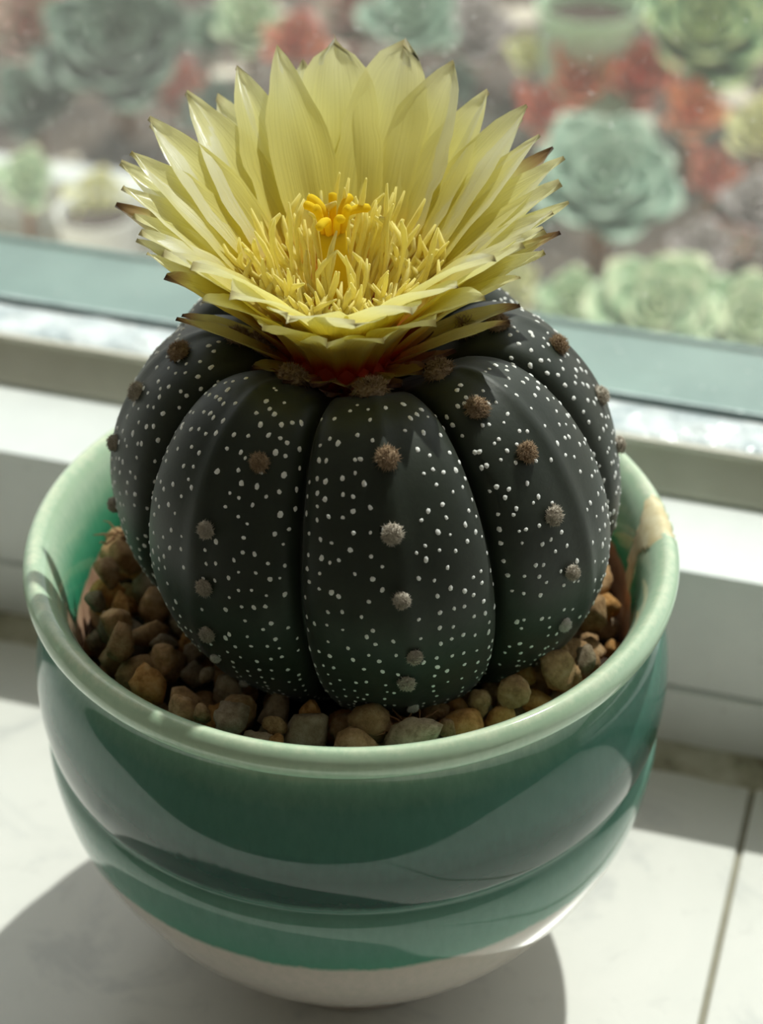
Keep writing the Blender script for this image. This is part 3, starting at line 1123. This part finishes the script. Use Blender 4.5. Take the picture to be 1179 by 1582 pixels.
wisp('dry_root', (0.0190, -0.0335, 0.0815), 0.0020, 16, 0.0045, 3, 'wisp of dry brown root fibres on gravel before the cactus')
wisp('dry_root', (-0.0400, -0.0040, 0.0855), 0.0010, 8, 0.0045, 8, 'thin reddish dry fibres on gravel against the bright pot wall')


# ================================================================== SUCCULENTS OUTSIDE
def leaf_mesh(wd, th, tip, mat):
    """fleshy leaf along +x, unit length"""
    vs_, fs_, uv = [], [], []
    NL, K = 8, 8
    for i in range(NL + 1):
        t_ = i / NL
        if t_ < 0.68:
            w_ = 0.38 + 0.62 * sin(pi / 2 * t_ / 0.68)
        else:
            w_ = max(0.02, 1 - ((t_ - 0.68) / 0.32) ** 2.2) ** tip
        h_ = th * (0.7 + 0.5 * sin(pi * t_)) * min(1, w_ * 1.5)
        for k in range(K):
            an = 2 * pi * k / K
            y = cos(an) * w_ * wd / 2
            z = sin(an) * h_ / 2 * (0.55 if sin(an) > 0 else 1.0) + 0.18 * t_ * t_ + 0.22 * wd * (cos(an) * w_) ** 2
            vs_.append((t_, y, z))
            uv.append((0.5 + 0.5 * cos(an), t_))
    for i in range(NL):
        for k in range(K):
            l = (k + 1) % K
            fs_.append((i * K + k, i * K + l, (i + 1) * K + l, (i + 1) * K + k))
    fs_.append(list(range(K))[::-1])
    fs_.append([NL * K + k for k in range(K)])
    return mesh('leaf', vs_, fs_, mat, uvs=uv)


PAL = {}


def rosette(px, py, rad_px, pal, label, n=30, wd=0.55, tip=0.6, zc=-0.09, open_=70, name='succulent_rosette', tilt=0.55, ground=ZG):
    zc = -0.128 + (zc + 0.13) * 0.42 + rad_px * 0.00010
    c = unproj(px, py, zc)
    scale = 3300 / (c - CAM).dot(FW)
    rad = rad_px * 1.12 / scale
    if (pal, wd, tip) not in PAL:
        if pal not in PAL: PAL[pal] = m_leaf('leaf_' + pal, *PALETTE[pal])
        PAL[(pal, wd, tip)] = leaf_mesh(wd, 0.16, tip, PAL[pal])
    lm = PAL[(pal, wd, tip)]
    rt_ = empty(name, (c.x, c.y, ground))
    h0 = zc - ground
    rr = random.Random(int(px * 7 + py))
    stem = tube_path('stem', [Vector((0, 0, -0.004)), Vector((0, 0, h0 * 0.5)), Vector((0, 0, h0 - rad * 0.05))], [rad * 0.14, rad * 0.12, rad * 0.10], M_ROOT, 8)
    obj('stem', stem, rt_)
    tm = Matrix.Rotation(tilt, 4, RT)
    for i in range(n):
        t_ = (i + 0.5) / n
        az = i * 2.39996 + rr.uniform(-0.1, 0.1)
        el = radians(82 - (82 - (90 - open_)) * t_ ** 0.8 + rr.uniform(-4, 4))
        L = rad * (0.30 + 0.74 * t_ ** 0.8)
        o = obj('leaf', lm, rt_)
        o.matrix_local = Matrix.Translation((0, 0, h0 - rad * 0.10 * t_)) @ tm @ Matrix.Rotation(az, 4, 'Z') @ Matrix.Rotation(-el, 4, 'Y') @ Matrix.Translation((rad * 0.03, 0, 0)) @ Matrix.Diagonal((L, L, L, 1))
    tag(rt_, label, 'succulent', 'succulents growing outside the window')
    return rt_, c, rad


PALETTE = {
    'dark': (srgb(66, 88, 74), srgb(112, 132, 112)),
    'sage': (srgb(128, 158, 138), srgb(176, 194, 172)),
    'pale': (srgb(160, 188, 150), srgb(226, 230, 190)),
    'green': (srgb(98, 138, 96), srgb(196, 204, 140)),
    'red': (srgb(178, 112, 76), srgb(206, 74, 62)),
    'orange': (srgb(196, 136, 84), srgb(222, 100, 70)),
    'pink': (srgb(160, 150, 130), srgb(186, 96, 100)),
    'lemon': (srgb(196, 196, 140), srgb(228, 216, 160)),
    'mauve': (srgb(160, 150, 146), srgb(196, 184, 180)),
}
rosette(190, 95, 135, 'dark', 'large dark green rosette succulent in the bed behind the grey kerb', 34, 0.62, zc=-0.080)
rosette(45, 60, 85, 'pink', 'green rosette with pink leaf tips beside the large dark rosette', 26, 0.5)
rosette(55, 165, 75, 'dark', 'smaller dark green rosette directly behind the grey kerb', 24, 0.6, zc=-0.10)
rosette(275, 150, 55, 'red', 'small red-tipped rosette at the edge of the large dark rosette', 20, 0.5, zc=-0.095)
rosette(330, 180, 60, 'dark', 'dark rosette half hidden behind the yellow flower petals', 22, 0.55, zc=-0.10)
rosette(385, 45, 70, 'pale', 'pale green rosette with creamy leaf edges behind the flower', 24, 0.55)
rosette(455, 75, 60, 'red', 'brownish red rosette between pale and grey-green ones behind flower', 22, 0.5)
rosette(545, 25, 80, 'pink', 'pink-tipped rosette straight behind the flower', 24, 0.55)
rosette(635, 45, 90, 'sage', 'grey-green rosette behind the flower between two pink ones', 28, 0.6)
rosette(735, 55, 65, 'mauve', 'dusty mauve rosette beside the pale green pot', 24, 0.6)
rosette(700, 140, 45, 'dark', 'small dark green rosette in front of the dusty mauve one', 20, 0.55, zc=-0.10)
rosette(930, 300, 125, 'sage', 'large grey-green rosette ringed by orange-red succulents', 36, 0.62, zc=-0.080)
for px, py, rp, pl, lb in ((835, 195, 75, 'red', 'red leafy rosette between large grey-green rosette and mauve one'),
                           (895, 140, 84, 'orange', 'orange rosette right below the pale green pot'),
                           (985, 135, 86, 'red', 'red-tipped rosette behind the large grey-green rosette'),
                           (1065, 195, 80, 'orange', 'orange rosette between large grey-green rosette and yellow-edged green one'),
                           (1095, 285, 66, 'red', 'low red-brown rosette beside the large grey-green rosette')):
    rosette(px, py, rp, pl, lb, 24, 0.42, 0.8, zc=-0.092 if py > 60 else -0.06, open_=50)
rosette(1085, 60, 125, 'green', 'big green rosette with yellowish leaf edges', 32, 0.6, zc=-0.07)
rosette(1170, 215, 70, 'lemon', 'pale lemon rosette beside the orange one', 22, 0.55, zc=-0.085)
rosette(1160, 330, 62, 'mauve', 'mauve-grey rosette on bare brown soil', 20, 0.5, zc=-0.10)
rosette(1010, 500, 118, 'pale', 'pale green cream-edged rosette just outside the glass', 26, 0.66, zc=-0.085)
rosette(1150, 515, 100, 'pale', 'cream-edged pale rosette beside its bigger twin outside the glass', 24, 0.66, zc=-0.085)
rosette(880, 480, 70, 'pale', 'small pale cream-edged rosette behind the cactus shoulder', 22, 0.6, zc=-0.095)
rosette(790, 445, 50, 'lemon', 'small yellow rosette low beside the window rail', 20, 0.5, zc=-0.10)
rosette(1080, 400, 60, 'mauve', 'mauve rosette behind the cream-edged pale rosettes', 20, 0.55, zc=-0.105)
rosette(150, 320, 62, 'lemon', 'pale lemon green rosette in the white pot', 22, 0.5, zc=-0.085)
rosette(40, 290, 60, 'pale', 'pale rosette on the concrete left of the white pot', 20, 0.55, zc=-0.10)

rosette(318, 62, 52, 'sage', 'small grey-green rosette between dark rosette and creamy pale one', 20, 0.55, zc=-0.10)
rosette(112, 8, 60, 'green', 'green yellow-edged rosette behind the large dark rosette', 22, 0.55)
rosette(1120, 385, 48, 'pink', 'small pink-tipped rosette among the mauve ones on bare soil', 18, 0.5, zc=-0.10)
rosette(815, 330, 55, 'dark', 'dark green rosette half hidden by the flower and grey-green rosette', 22, 0.55, zc=-0.10)
rosette(820, 95, 46, 'lemon', 'small lemon rosette between the mauve one and the pale pot', 18, 0.5, zc=-0.10)


def round_pot(px, py, rad_px, h, mat, label, zt):
    c = unproj(px, py, zt)
    rad = rad_px * (c - CAM).dot(FW) / 3300
    root = empty('plant_pot', (c.x, c.y, ZG))
    hh = zt - ZG
    obj('shell', mesh('shell', *revolve(crom([(0.0, 0.0), (rad * 0.7, 0.0), (rad * 0.85, hh * 0.5), (rad * 0.95, hh * 0.9), (rad, hh), (rad * 0.93, hh * 0.99), (rad * 0.88, hh * 0.85)], 3), 40), mat), root)
    obj('soil', mesh('soil', *revolve([(0.0, hh * 0.88), (rad * 0.5, hh * 0.885), (rad * 0.885, hh * 0.87)], 40), M_SOIL), root)
    tag(root, label, 'pot')


round_pot(912, 5, 84, 0.05, M_PALEPOT, 'pale green pot behind the red succulents outside', -0.070)
round_pot(150, 325, 66, 0.04, M_WHITEPOT, 'small white pot on the concrete outside', -0.095)
